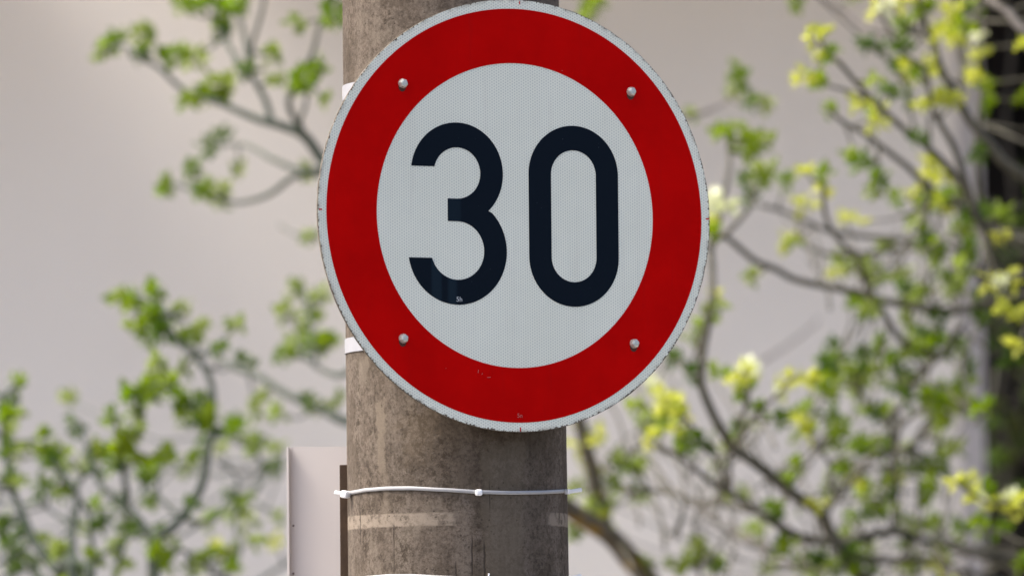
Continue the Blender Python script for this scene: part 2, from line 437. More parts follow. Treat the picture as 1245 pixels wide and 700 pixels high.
dig('digit', [stadium(78.0, .8, 60.3, 110.3), stadium(78.0, .8, 30.3, 80.3)])
# tiny printed codes and registration ticks
def text(s, x, v, size, mat, par, name='lettering', rz=0):
    cu = bpy.data.curves.new('t', 'FONT'); cu.body = s; cu.size = size; cu.align_x = 'CENTER'; cu.align_y = 'CENTER'; cu.extrude = .0001
    t = bpy.data.objects.new('t', cu); C.objects.link(t); bpy.context.view_layer.update()
    me = bpy.data.meshes.new_from_object(t.evaluated_get(bpy.context.evaluated_depsgraph_get())); bpy.data.objects.remove(t)
    me.transform(Matrix.Rotation(R(90), 4, 'X')); me.transform(Matrix.Rotation(rz, 4, 'Y')); me.transform(Matrix.Translation((x*U, -.0012, v*U)))
    return link(name, me, mat, par)
M['inkwhite'] = simple('pale print', (.42, .45, .46), (.5, .53, .54), 40, .5)
M['inkpink'] = simple('pale red print', (.42, .08, .07), (.5, .12, .10), 40, .5)
text('5h', -76.5, -103.5, .0095, M['inkwhite'], sign)
text('5n', 3, -243, .0085, M['inkpink'], sign)
text('z', -109.5, -57, .0065, M['inkwhite'], sign, rz=R(20))
for (x0, z0, x1, z1) in ((-261, .5, -257, 2.2), (257.5, 1, 262, 2.6), (3.2, -262, 4.6, -257), (7, 257, 8.2, 261)):
    bm = bmesh.new(); box(bm, (x0*U, -.0008, z0*U), (x1*U, -.0006, z1*U)); obj('registration_mark', bm, M['red'], sign)
                  # scratches in the ink
for (x, z, l, a) in ((-52, -190, 4, 80), (-38, -197, 5, 5), (-47, -193, 2, 60), (-95, -187, 1.2, 0), (64, 178, 1.5, 20)):
    c, s = math.cos(R(a)), math.sin(R(a)); w = .35
    q = [(x+c*l/2-s*w, z+s*l/2+c*w), (x+c*l/2+s*w, z+s*l/2-c*w), (x-c*l/2+s*w, z-s*l/2-c*w), (x-c*l/2-s*w, z-s*l/2+c*w)]
    bm = bmesh.new(); bm.faces.new([bm.verts.new((a_*U, -.00115, b_*U)) for a_, b_ in q]); obj('scratch', bm, M['inkpink'], sign)
# rivets
for (x, v, ra) in ((-149.5, 156, 12), (-151.5, -152, 38), (157, 155, 5), (158, -153, 50)):
    bm = bmesh.new()
    prof = [(.0070, -.0010), (.0070, -.0040), (.0056, -.0068), (.0034, -.0080)]; rg = []
    for k, (r, y) in enumerate(prof):
        n = 24; ring = []
        for i in range(n):
            a = 2*math.pi*i/n
            h = math.cos(math.pi/6)/math.cos(((a+R(ra)) % (math.pi/3))-math.pi/6)   # hexagonal facets
            rr = r*(h if k else (h*.3+.7))
            ring.append(bm.verts.new((rr*math.cos(a), y, rr*math.sin(a))))
        rg.append(ring)
    for A, B in zip(rg, rg[1:]):
        for i in range(24): bm.faces.new((A[i], A[(i+1) % 24], B[(i+1) % 24], B[i]))
    bm.faces.new(rg[-1])
    rv = obj('rivet', bm, M['rivet'], sign); rv.location = (x*U, 0, v*U)
    bm = bmesh.new(); bmesh.ops.create_cone(bm, cap_ends=True, segments=20, radius1=.0056, radius2=.0056, depth=.0004)
    w = obj('stain', bm, M['rust'], rv); w.rotation_euler = (R(90), 0, 0); w.location = (-.0008, -.00118, -.0042); w.scale = (1, 1.25, 1)
# rails behind and the steel bands round the pole
for zr in (.153, -.178):
    bm = bmesh.new(); box(bm, (-.19, .0105, zr-.020), (.19, .030, zr+.020)); obj('mounting_rail', bm, M['alu'], sign, bevel=.002)
inv = Matrix.Rotation(-YAW, 4, 'Z') @ Matrix.Translation(-SIGN_L)
def bandmesh(zc, h, t, skew=0.0, nn=96):
    bm = bmesh.new(); rings = []
    for i in range(nn):
        a = 2*math.pi*i/nn; rr = prad(zc); zz = zc + skew*math.cos(a)
        ring = []
        for (r, z) in ((rr+.0004, zz-h/2), (rr+t, zz-h/2), (rr+t, zz+h/2), (rr+.0004, zz+h/2)):
            ring.append(bm.verts.new(Vector((pcx(zc)+r*math.cos(a), r*math.sin(a), z))))
        rings.append(ring)
    for i in range(nn):
        A, B = rings[i], rings[(i+1) % nn]
        for k in range(4): bm.faces.new((A[k], A[(k+1) % 4], B[(k+1) % 4], B[k]))
    return bm
for py in (112, 420.5):
    zc = P(420, py, 12.17).z
    bm = bandmesh(zc, .0205, .0016, .002); bmesh.ops.transform(bm, matrix=inv, verts=bm.verts[:])
    obj('steel_band', bm, M['band'], sign)

# ------------------------------------------------------------------ cable ties
def cable_tie(dy, label, tailbend):
    pts = [(418, 601), (430, 598.5), (445, 596), (470, 594.2), (500, 594), (540, 596), (582, 598.6), (620, 599.6), (655, 599), (691, 597.3)]
    base = P(554, 600+dy, 12.0)
    t = empty('cable_tie', (0, 0, base.z)); tag(t, label, 'cable tie', 'cable ties round the concrete pole')
    def zat(x):
        # convert desired photo row to height on the pole surface
        px = 554 + x/(K*12.0)
        for (a, b) in zip(pts, pts[1:]):
            if px <= b[0] or b is pts[-1]:
                f = min(1, max(0, (px-a[0])/(b[0]-a[0]))); y = a[1]+(b[1]-a[1])*(f*f*(3-2*f)*.3+.7*f); break
        dep = 12.17 - math.sqrt(max(0, prad(1.9)**2-x*x))
        return P(px, y+dy, dep).z
    bm = bmesh.new(); rings = []; nn = 160; rr = prad(1.9)
    for i in range(nn):
        a = 2*math.pi*i/nn; x = rr*math.cos(a); z = zat(x) if math.sin(a) < .05 else zat(x)
        if math.sin(a) > 0: z = zat(x)+.0
        ring = []
        for (r, h) in ((.0006, -.0026), (.0020, -.0026), (.0023, 0), (.0020, .0026), (.0006, .0026)):
            ring.append(bm.verts.new((pcx(base.z)+(rr+r)*math.cos(a), (rr+r)*math.sin(a), z+h-base.z)))
        rings.append(ring)
    for i in range(nn):
        A, B = rings[i], rings[(i+1) % nn]
        for k in range(5): bm.faces.new((A[k], A[(k+1) % 5], B[(k+1) % 5], B[k]))
    obj('strap', bm, M['nylon'], t, True)
    def on_pole(px, py, d=12.0):
        for _ in range(4):
            q = P(px, py+dy, d); yt = -math.sqrt(prad(q.z)**2-(q.x-pcx(q.z))**2)-.003; d += yt-q.y
        return d
    def blob(px, py, d, sx, sy, sz, rot=(0, 0, 0), name='head', taper=1):
        bm = bmesh.new(); box(bm, (-sx/2, -sy/2, -sz/2), (sx/2, sy/2, sz/2))
        bmesh.ops.bevel(bm, geom=bm.edges[:], offset=min(sx, sy, sz)*.28, segments=3, affect='EDGES', profile=.5)
        o = obj(name, bm, M['nylonhead'], t, True); o.location = P(px, py+dy, d)-Vector((0, 0, base.z)); o.rotation_euler = rot; return o
    if dy < 50:
        blob(420, 600.6, 12.10, .012, .012, .0105, (0, R(8), R(-40)))
        blob(413, 599.2, 12.12, .015, .004, .0052, (0, R(12), R(-10)), 'tail')
        blob(582, 598.4, on_pole(582, 598.4), .0095, .010, .0088, (0, 0, R(10)))
        blob(690, 597.4, 12.10, .005, .008, .0070, (0, 0, R(40)))
        blob(699.5, 596.2, 12.10, .0185, .0035, .0058, (0, R(-9), R(10)), 'tail')
    else:
        blob(594, 593.2, on_pole(594, 593.2), .0022, .004, .0075, (0, R(14), 0), 'tail')
        blob(690, 598, 12.10, .007, .008, .0080, (0, 0, R(40)))
        blob(700, 594.2, 12.10, .0165, .0035, .0056, (0, R(-14), R(10)), 'tail')
cable_tie(0, 'white cable tie round the pole, the upper one above the pale painted band', 0)
cable_tie(106.5, 'white cable tie round the pole, low at the bottom edge of the photo', 1)

# ------------------------------------------------------------------ panel left of the pole
pn = empty('metal_panel', P(384, 700, 12.30)*1.0)
tag(pn, 'off white metal panel with folded edge fixed to the left side of the pole', 'panel')
zt = P(384, 541.5, 12.3).z
xl = P(347, 600, 12.26).x; xr = -.03
org = pn.location.copy()
def lb(bm, a, b): return box(bm, tuple(Vector(a)-org), tuple(Vector(b)-org))
bm = bmesh.new(); vs = lb(bm, (xl+.0075, .185, zt-.62), (xr, .188, zt)); obj('sheet', bm, M['panel'], pn)
bm = bmesh.new(); lb(bm, (xl, .172, zt-.62), (xl+.0032, .188, zt))
lb(bm, (xl+.0035, .1845, zt-.62), (xl+.0075, .188, zt)); obj('folded_edge', bm, M['panel'], pn)
bm = bmesh.new(); xa = P(414.5, 600, 12.22).x; lb(bm, (xa, -.012, P(417, 567, 12.2).z-.60), (xa+.018, .184, P(417, 567, 12.2).z)); 
obj('mounting_bar', bm, M['railbrown'], pn, bevel=.0012)
for (px, py) in ((357, 639), (357, 697)):
    bm = bmesh.new(); bmesh.ops.create_uvsphere(bm, u_segments=12, v_segments=8, radius=.0014); o = obj('screw', bm, M['rust'], pn, True)
    q = P(px, py, 12.34); o.location = Vector((q.x, .1845, q.z))-org

# ------------------------------------------------------------------ plants
def ground_pt(px, d, dx=0): 
    p = P(px, 700, d); return Vector((p.x+dx, p.y, -.02))
class Plant:
    def __init__(s, name, label, cat, dep, bark, root, group=None):
        s.name, s.label, s.cat, s.dep, s.bark, s.group = name, label, cat, dep, bark, group
        s.segs = []; s.tubes = []; s.leaves = {}; s.root = root; s.extra = {}
    def branch(s, pts, d0, d1, r0, r1, mat=None, pre=None, wob=2.0):
        """pts photo points; depth runs d0->d1, radius in photo px r0->r1"""
        n = len(pts); L = []
        for i, (x, y) in enumerate(pts):
            f = i/(n-1); d = d0+(d1-d0)*f
            L.append((P(x+random.uniform(-wob, wob), y+random.uniform(-wob, wob), d), (r0+(r1-r0)*f)*1.22*K*d))
        if pre: L = pre + L
        out = []
        for i in range(len(L)-1):          # catmull-rom
            a = L[max(0, i-1)]; b = L[i]; c = L[i+1]; e = L[min(len(L)-1, i+2)]
            for k in range(5):
                t = k/5; t2 = t*t; t3 = t2*t
                q = .5*((2*b[0])+(-a[0]+c[0])*t+(2*a[0]-5*b[0]+4*c[0]-e[0])*t2+(-a[0]+3*b[0]-3*c[0]+e[0])*t3)
                out.append((q, b[1]+(c[1]-b[1])*t))
        out.append(L[-1]); s.tubes.append((out, mat or s.bark)); s.segs += out
        return L
    def near(s, q):
        return min(s.segs, key=lambda t: (t[0]-q).length - .0*t[1])
    def cluster(s, x, y, r, kind='leaf', d=None, n=None, twig=True, size=1.0):
        if d is None: 
            a = min(s.segs, key=lambda t: (proj(t[0])[0]-x)**2+(proj(t[0])[1]-y)**2); d = proj(a[0])[2]+random.uniform(-.10, .10)
        c = P(x, y, d); rr = r*K*d
        if twig and s.segs:
            a = s.near(c); v = c-a[0]
            if v.length > .008:
                mid = a[0]+v*.5+Vector((random.uniform(-.12, .12)*v.length, random.uniform(-.1, .1)*v.length, random.uniform(-.18, .05)*v.length))
                s.tubes.append(([(a[0], min(a[1]*.8, .0034)), (mid, .0021), (c, .0012)], 'barkgreen' if s.cat == 'tree' else s.bark))
        if kind == 'leafyellow': rr *= .85; n = n or max(7, int(r*1.0))
        n = n or max(9, int(r*1.75))
        Lf = s.leaves.setdefault(kind, [])
        for i in range(n):
            u = Vector((random.gauss(0, 1), random.gauss(0, 1), random.gauss(0, 1))).normalized()
            p0 = c + u*rr*random.uniform(.0, .55)
            dirn = (u*1.0 + Vector((0, 0, random.uniform(-.1, .7))) + .35*Vector((random.gauss(0, 1), random.gauss(0, 1), random.gauss(0, 1)))).normalized()
            Lf.append((p0, dirn, random.uniform(.012, .027)*size*(.75+r/45)))
    def build(s):
        e = empty(s.name, s.root); tag(e, s.label, s.cat, s.group)
        mats = {}
        for j, (t, m) in enumerate(s.tubes): mats.setdefault(m if m != 'barkgrey' else (m, j), []).append(t)
        for mi, (m, ts) in enumerate(mats.items()):
            bm = bmesh.new()
            for t in ts:
                rings = []; up = Vector((.3, 1, .2))
                for i, (q, r) in enumerate(t):
                    tg = (t[min(i+1, len(t)-1)][0]-t[max(0, i-1)][0]).normalized()
                    a = tg.cross(up).normalized(); b = tg.cross(a); n = 8 if r > .004 else 5
                    n = 6
                    rings.append([bm.verts.new(q-s.root+(a*math.cos(2*math.pi*k/n)+b*math.sin(2*math.pi*k/n))*r) for k in range(n)])
                for A, B in zip(rings, rings[1:]):
                    for k in range(6): bm.faces.new((A[k], A[(k+1) % 6], B[(k+1) % 6], B[k]))
                bm.faces.new(rings[-1]); bm.faces.new(rings[0])
            big = s.cat == 'tree'
            obj('trunk' if (big and mi == 0) else 'branches' if isinstance(m, str) else 'branch', bm, M[m if isinstance(m, str) else m[0]], e, True)
        for kind, L in s.leaves.items():
            V = []; F = []
            for (p0, dn, l) in L:
                p0 = p0-s.root
                sd_ = dn.cross(Vector((random.gauss(0, 1), random.gauss(0, 1), random.gauss(0, 1)))).normalized(); nm = dn.cross(sd_)
                w = l*random.uniform(.26, .38); b = len(V); cur = l*random.uniform(-.15, .25)
                V += [p0, p0+dn*l*.3+sd_*w*.75+nm*w*.25, p0+dn*l*.62+sd_*w*.8+nm*w*.3, p0+dn*l+nm*cur, p0+dn*l*.62-sd_*w*.8+nm*w*.3, p0+dn*l*.3-sd_*w*.75+nm*w*.25, p0+dn*l*.5]
                F += [(b, b+1, b+6), (b+1, b+2, b+6), (b+2, b+3, b+6), (b+3, b+4, b+6), (b+4, b+5, b+6), (b+5, b, b+6)]
            me = bpy.data.meshes.new('leaves'); me.from_pydata([tuple(v) for v in V], [], F)
            link({'leafyellow': 'young_leaves', 'leafpale': 'blossom'}.get(kind, 'foliage'), me, M[kind], e)
        return e
def proj(q):
    v = q-CAM; d = v.dot(FW); return (622.5+v.dot(RT)/d/K, 350-v.dot(UP)/d/K, d)

# --- tree whose stem passes behind the pole -----------------------------------
D = 15.4
gp = ground_pt(900, 15.9)
T = Plant('young_tree', 'young tree whose lichened stem leans behind the concrete pole', 'tree', D, 'barklichen', gp)
pre = [(gp, .05), (gp+Vector((-.02, 0, .7)), .034), (P(845, 860, 15.7), .024)]
T.branch([(790, 715), (765, 678), (738, 648), (700, 622), (650, 590)], 15.6, 15.3, 13, 9.5, pre=pre)
T.branch([(738, 648), (727, 612), (722, 578), (712, 540), (700, 500), (680, 440), (665, 360), (690, 220), (700, 100), (712, 15), (720, -40)], 15.5, 15.3, 9, 3)
B = 'barkgreen'
T.branch([(650, 590), (580, 520), (500, 400), (440, 290), (400, 213), (391, 193), (370, 166), (345, 154), (316, 146), (285, 135), (254, 122)], 15.3, 15.4, 9, 2.5, B)
T.branch([(331, 150), (322, 118), (304, 89), (298, 50), (289, 8), (283, -30)], 15.4, 15.5, 3.6, 2, B)
T.branch([(306, 92), (288, 72), (270, 40), (262, 10), (255, -30)], 15.4, 15.6, 3, 1.8, B)
T.branch([(304, 80), (308, 50), (319, 10), (325, -25)], 15.4, 15.2, 2.6, 1.4, B)
T.branch([(262, 125), (227, 110), (193, 83), (170, 68), (150, 58), (125, 62)], 15.4, 15.5, 3, 1.3, B)
T.branch([(372, 168), (351, 131), (356, 108), (378, 69), (387, 35), (402, 12)], 15.35, 15.1, 3.6, 1.6, B)
T.branch([(391, 193), (366, 154), (370, 127), (374, 90)], 15.35, 15.2, 2.8, 1.4, B)
T.branch([(400, 214), (366, 208), (331, 193), (316, 185), (293, 177), (262, 174)], 15.4, 15.9, 3.2, 1.4, B)
T.branch([(395, 205), (358, 214), (331, 231), (308, 243), (285, 245), (250, 236), (215, 226)], 15.4, 15.6, 3.2, 1.4, B)
T.branch([(400, 262), (385, 285), (355, 283), (338, 272)], 15.7, 16.2, 1.6, 1, B)
T.branch([(580, 520), (500, 530), (420, 513), (395, 502), (375, 492), (344, 476), (313, 458), (287, 448), (262, 434), (238, 428), (213, 414)], 15.5, 15.9, 5.5, 2, B)
T.branch([(500, 400), (440, 440), (412, 455), (385, 445), (365, 425)], 15.4, 15.7, 4, 1.8, B)
T.branch([(385, 445), (377, 400), (370, 360), (362, 345)], 15.6, 15.8, 2.4, 1.2, B)
for x, y, r, k in ((123, 62, 13, 'leaf'), (139, 54, 15, 'leaf'), (173, 46, 17, 'leafsoft'), (170, 66, 13, 'leafdark'), (212, 70, 18, 'leaf'), (235, 73, 18, 'leaf'),
    (222, 8, 14, 'leaf'), (245, 5, 14, 'leaf'), (273, 15, 24, 'leaf'), (268, 38, 12, 'leafdark'), (290, 3, 12, 'leaf'), (254, 116, 17, 'leaf'), (229, 124, 12, 'leaf'), (272, 101, 15, 'leafsoft'),
    (266, 121, 14, 'leaf'), (300, 87, 12, 'leafdark'), (331, 65, 13, 'leafsoft'), (335, 96, 10, 'leaf'), (360, 28, 12, 'leafsoft'), (406, 22, 18, 'leaf'), (404, 5, 13, 'leafdark'),
    (370, 95, 18, 'leaf'), (387, 82, 15, 'leaf'), (362, 106, 12, 'leaf'), (254, 179, 11, 'leafdark'), (270, 168, 10, 'leafdark'), (204, 228, 15, 'leaf'), (233, 206, 12, 'leaf'),
    (246, 231, 16, 'leaf'), (266, 248, 10, 'leafsoft'), (270, 228, 10, 'leafsoft'), (289, 208, 10, 'leafsoft'), (374, 210, 10, 'leafsoft'), (397, 123, 8, 'leafsoft'), (378, 287, 8, 'leafsoft'),
    (364, 420, 24, 'leaf'), (385, 417, 19, 'leaf'), (402, 414, 15, 'leaf'), (346, 381, 14, 'leafsoft'), (377, 384, 15, 'leaf'), (359, 355, 14, 'leafsoft'), (390, 358, 11, 'leafsoft'), (344, 430, 12, 'leaf'),
    (318, 484, 10, 'leafsoft'), (336, 502, 12, 'leaf'), (313, 499, 10, 'leafsoft'), (375, 489, 10, 'leafdark'), (382, 500, 8, 'leaf'), (416, 484, 8, 'leafsoft'), (400, 495, 8, 'leafsoft'),
    (715, 524, 14, 'leafyellow'), (705, 540, 15, 'leafyellow'), (729, 530, 14, 'leafyellow'), (716, 571, 14, 'leafyellow'), (724, 582, 8, 'leaf'), (723, 625, 14, 'leafyellow'), (728, 618, 10, 'leaf'), (697, 648, 10, 'leafsoft'), (722, 6, 18, 'leaf'), (712, 22, 10, 'leafsoft')):
    T.cluster(x, y, r, k)
T.build()

# --- left shrub ---------------------------------------------------------------
gp = ground_pt(120, 15.2)
L = Plant('shrub', 'green leafed shrub with thin mossy stems left of the metal panel', 'shrub', 15.2, 'barkgreen', gp)
def rise(dx, px, py, d):
    q = P(px, py, d); g_ = gp+Vector((dx, random.uniform(-.05, .05), 0))
    return [(g_, .016), (g_.lerp(q, .5)+Vector((random.uniform(-.03, .03), 0, 0)), .011)]
L.branch([(188, 760), (185, 700), (188, 655), (214, 638), (243, 594), (254, 552), (258, 504), (256, 465), (240, 435), (213, 410), (195, 382), (172, 362)], 15.1, 15.3, 6, 2, pre=rise(.05, 188, 760, 15.1))
L.branch([(188, 655), (167, 630), (149, 615), (123, 587), (116, 566), (103, 535), (93, 512)], 15.15, 15.3, 4.4, 1.8)
L.branch([(154, 623), (154, 592), (147, 553), (147, 535), (138, 503)], 15.2, 15.1, 3.8, 1.6)
L.branch([(112, 750), (103, 697), (90, 674), (89, 643), (93, 610), (90, 592), (75, 571), (54, 548), (39, 533)], 15.0, 15.3, 5.2, 2, pre=rise(0, 112, 750, 15.0))
L.branch([(110, 720), (111, 690), (113, 660), (108, 630), (93, 606)], 15.1, 15.1, 3.6, 2.2)
L.branch([(92, 740), (69, 697), (46, 664), (28, 631), (18, 597), (10, 564), (5, 535), (2, 490), (18, 466)], 15.0, 15.2, 5.6, 2, pre=rise(-.03, 92, 740, 15.0))
L.branch([(60, 720), (49, 697), (33, 674), (13, 655), (-15, 640)], 15.3, 15.6, 3, 1.6)
L.branch([(118, 566), (98, 584), (92, 600)], 15.2, 15.2, 2.4, 2.4)
L.branch([(157, 630), (152, 661), (139, 697), (135, 730)], 15.3, 15.3, 2.6, 2.6)
L.branch([(222, 630), (244, 636), (265, 623), (277, 604), (292, 588)], 15.3, 15.6, 2.8, 1.4)
L.branch([(222, 631), (198, 608), (178, 590), (165, 575)], 15.3, 15.4, 2.4, 1.2)
L.branch([(262, 730), (278, 690), (290, 670), (288, 623), (314, 597), (324, 571), (309, 548), (283, 535), (258, 528)], 15.7, 16.0, 2.8, 1.4)
L.branch([(262, 560), (290, 575), (320, 572), (345, 560)], 15.7, 16.2, 1.8, 1)
L.branch([(270, 740), (300, 715), (345, 685), (375, 668)], 15.8, 16.2, 2.6, 1.6)
L.branch([(185, 690), (215, 668), (240, 680), (262, 700)], 15.2, 15.4, 2, 2)
L.branch([(90, 640), (60, 620), (45, 607), (20, 612), (-20, 600)], 15.3, 15.5, 2, 1.2)
L.branch([(256, 480), (228, 492), (208, 468), (192, 445)], 15.2, 15.0, 2.2, 1.2)
L.branch([(147, 545), (162, 520), (176, 480), (192, 466)], 15.2, 15.1, 2.2, 1.2)
for x, y, r, k in ((144, 363, 12, 'leafsoft'), (161, 366, 15, 'leaf'), (190, 349, 14, 'leaf'), (190, 384, 18, 'leaf'), (167, 397, 14, 'leaf'), (180, 410, 14, 'leaf'), (200, 405, 16, 'leafdark'), (192, 441, 15, 'leafsoft'),
    (180, 476, 18, 'leaf'), (159, 481, 16, 'leaf'), (195, 466, 14, 'leaf'), (139, 507, 14, 'leaf'), (90, 510, 9, 'leafdark'), (20, 466, 12, 'leaf'), (4, 487, 11, 'leafdark'), (10, 505, 14, 'leaf'), (24, 506, 8, 'leafsoft'),
    (9, 548, 12, 'leafdark'), (26, 548, 12, 'leafsoft'), (54, 551, 12, 'leaf'), (72, 566, 15, 'leaf'), (75, 546, 8, 'leafsoft'), (123, 553, 15, 'leafdark'), (147, 540, 18, 'leaf'), (139, 561, 14, 'leaf'), (157, 558, 18, 'leaf'),
    (177, 574, 12, 'leaf'), (177, 586, 9, 'leafdark'), (202, 553, 9, 'leafdark'), (181, 609, 10, 'leaf'), (111, 571, 10, 'leafdark'), (59, 592, 10, 'leafdark'), (44, 607, 9, 'leafdark'), (75, 602, 10, 'leaf'), (86, 600, 8, 'leafdark'),
    (4, 636, 12, 'leaf'), (118, 615, 10, 'leaf'), (123, 633, 11, 'leafdark'), (141, 664, 12, 'leaf'), (69, 669, 12, 'leafsoft'), (190, 672, 14, 'leaf'), (167, 643, 8, 'leafdark'), (13, 664, 12, 'leafdark'), (200, 685, 10, 'leaf'),
    (95, 525, 8, 'leafdark'), (120, 545, 10, 'leafsoft'), (208, 386, 9, 'leafdark'), (228, 412, 14, 'leaf'), (223, 373, 11, 'leafsoft'), (246, 396, 9, 'leafsoft'), (287, 394, 12, 'leafsoft'), (269, 427, 10, 'leafdark'),
    (299, 440, 10, 'leafdark'), (208, 468, 16, 'leaf'), (213, 482, 12, 'leaf'), (246, 492, 16, 'leaf'), (254, 505, 16, 'leaf'), (228, 494, 12, 'leafdark'), (220, 507, 13, 'leaf'), (287, 515, 12, 'leaf'), (240, 515, 12, 'leafdark'),
    (255, 525, 14, 'leafdark'), (285, 524, 15, 'leaf'), (309, 533, 10, 'leafdark'), (243, 553, 12, 'leaf'), (334, 543, 12, 'leaf'), (332, 569, 12, 'leafdark'), (185, 569, 11, 'leaf'), (262, 629, 11, 'leaf'), (283, 607, 12, 'leafdark'),
    (296, 610, 9, 'leaf'), (267, 667, 14, 'leafyellow'), (260, 672, 12, 'leaf'), (285, 672, 12, 'leafsoft'), (334, 656, 13, 'leafyellow'), (340, 628, 8, 'leafsoft'), (193, 676, 12, 'leafdark'), (206, 687, 10, 'leaf'), (231, 692, 12, 'leafsoft'),
    (211, 659, 10, 'leafsoft'), (33, 684, 10, 'leafdark'), (15, 690, 12, 'leafdark'), (100, 690, 8, 'leafdark'), (150, 690, 9, 'leafsoft'), (20, 585, 8, 'leafsoft'), (168, 505, 10, 'leafsoft'), (225, 445, 11, 'leafsoft')):
    L.cluster(x, y, r, k)
for i in range(20): L.cluster(random.uniform(0, 330), random.uniform(520, 700), random.uniform(8, 13), random.choice(['leaf', 'leaf', 'leafdark']), d=random.uniform(14.9, 15.5))
for i in range(14):
    L.cluster(random.uniform(0, 340), random.gauss(600, 60), random.uniform(8, 14), random.choice(['leafsoft', 'leafsoft', 'leafdark']), d=random.uniform(15.5, 16.4))
for i in range(50): L.cluster(random.uniform(-160, 330), random.uniform(690, 980), random.uniform(9, 16), random.choice(['leaf', 'leafdark']), d=random.uniform(15, 15.7))
for i in range(16): L.cluster(random.uniform(-160, -15), random.uniform(450, 700), random.uniform(9, 16), random.choice(['leaf', 'leafdark']), d=random.uniform(15, 15.7))
L.build()

# --- middle right shrub -------------------------------------------------------
gp = ground_pt(1090, 15.3)
M1 = Plant('shrub', 'spreading shrub with olive stems right of the round sign', 'shrub', 15.2, 'barkbrown', gp)
pre = [(gp, .03), (gp+Vector((.02, 0, .9)), .022), (P(1065, 780, 15.3), .014)]
M1.branch([(1036, 690), (1009, 646), (999, 625), (983, 612), (957, 595), (934, 577), (909, 559), (889, 545), (878, 525), (869, 507), (855, 479), (851, 458), (855, 427), (858, 399), (866, 362)], 15.2, 14.9, 7, 3.6, pre=pre)
M1.branch([(866, 362), (865, 326), (867, 297), (879, 284), (896, 270), (911, 250), (913, 236)], 14.95, 15.1, 3.8, 2)
M1.branch([(870, 292), (879, 236), (887, 207), (884, 182), (882, 162)], 15.0, 15.1, 3, 1.6)
M1.branch([(1300, 350), (1245, 360), (1197, 370), (1159, 378), (1118, 375), (1077, 364), (1040, 355), (991, 347), (964, 338), (943, 328), (918, 316), (892, 294), (877, 284)], 15.5, 15.1, 4.4, 3)
M1.branch([(888, 548), (903, 528), (916, 507), (942, 484), (962, 463), (980, 459)], 15.0, 14.8, 3, 1.4)
M1.branch([(885, 530), (901, 508), (908, 482), (909, 450)], 15.0, 14.7, 2.8, 1.5)
M1.branch([(1060, 651), (1035, 656), (993, 656), (965, 649), (937, 631), (916, 618), (891, 602), (870, 590), (844, 571), (824, 553), (798, 545)], 15.3, 15.0, 5.2, 2.4)
M1.branch([(916, 621), (880, 613), (849, 611), (829, 602), (806, 596), (775, 598), (750, 585), (735, 560)], 15.2, 15.6, 3.2, 1.8)
M1.branch([(1030, 660), (1050, 654), (1071, 646), (1096, 646), (1127, 656), (1161, 667), (1199, 672), (1260, 682)], 15.2, 15.6, 5.2, 4)
M1.branch([(1036, 680), (1083, 679), (1127, 679), (1161, 690), (1215, 702)], 15.2, 15.5, 4.4, 3.2)
M1.branch([(1001, 625), (1022, 597), (1037, 579), (1062, 556), (1086, 548), (1107, 543), (1125, 523), (1132, 500)], 15.25, 15.4, 4, 2)
M1.branch([(1018, 602), (1009, 585), (1009, 566), (996, 548), (986, 530), (978, 505)], 15.2, 15.2, 2.8, 1.4)
M1.branch([(1089, 648), (1089, 597), (1086, 546), (1085, 514), (1104, 481), (1099, 462), (1088, 446), (1070, 432)], 15.4, 15.5, 3.6, 1.8)
M1.branch([(1104, 481), (1112, 460), (1131, 446), (1145, 430), (1168, 398)], 15.45, 15.4, 3, 2)
M1.branch([(1090, 545), (1093, 517), (1115, 500), (1131, 487), (1150, 470)], 15.3, 15.2, 2.6, 1.4)
M1.branch([(1107, 545), (1123, 517), (1145, 495), (1168, 474)], 15.5, 15.7, 2.4, 1.4)
M1.branch([(1085, 520), (1066, 503), (1050, 484), (1038, 470), (1015, 468)], 15.4, 15.5, 2.6, 1.4)
M1.branch([(1140, 430), (1100, 415), (1075, 380), (1054, 347), (1047, 330), (1040, 311), (1030, 299), (1018, 287), (1008, 272), (1003, 250), (1003, 222)], 15.4, 14.9, 3.8, 2.4)
M1.branch([(1190, 305), (1120, 292), (1060, 287), (1025, 286), (1005, 282), (981, 270), (962, 260), (940, 255), (925, 248)], 15.7, 15.5, 3, 2)
M1.branch([(1180, 300), (1130, 300), (1060, 306), (1025, 311), (996, 308), (976, 296), (969, 272)], 15.8, 15.7, 3, 1.8)
M1.branch([(820, 147), (836, 141), (858, 136), (880, 125), (896, 108), (899, 92)], 15.6, 15.7, 2.4, 1.4, 'barkgrey')
M1.branch([(888, 548), (886, 580), (889, 602)], 15.1, 15.2, 2.2, 2.2)
M1.branch([(889, 602), (870, 560), (850, 540), (838, 515), (820, 498)], 15.2, 14.8, 2.4, 1.6)
M1.branch([(1010, 690), (980, 695), (930, 670), (860, 625), (830, 600)], 16.2, 16.8, 3, 1.6, 'barkgrey')
M1.branch([(857, 399), (842, 440), (838, 455), (822, 437), (812, 425)], 15.1, 15.3, 2, 1.4)
M1.branch([(860, 740), (850, 700), (846, 664), (842, 640)], 15.5, 15.6, 2.4, 1.2)
M1.branch([(1030, 470), (1047, 442), (1045, 425)], 15.5, 15.5, 1.6, 1)
M1.branch([(1022, 467), (1019, 437), (1010, 420)], 15.5, 15.5, 1.6, 1)
g_, dk, y_, p_, s_ = 'leaf', 'leafdark', 'leafyellow', 'leafpale', 'leafsoft'
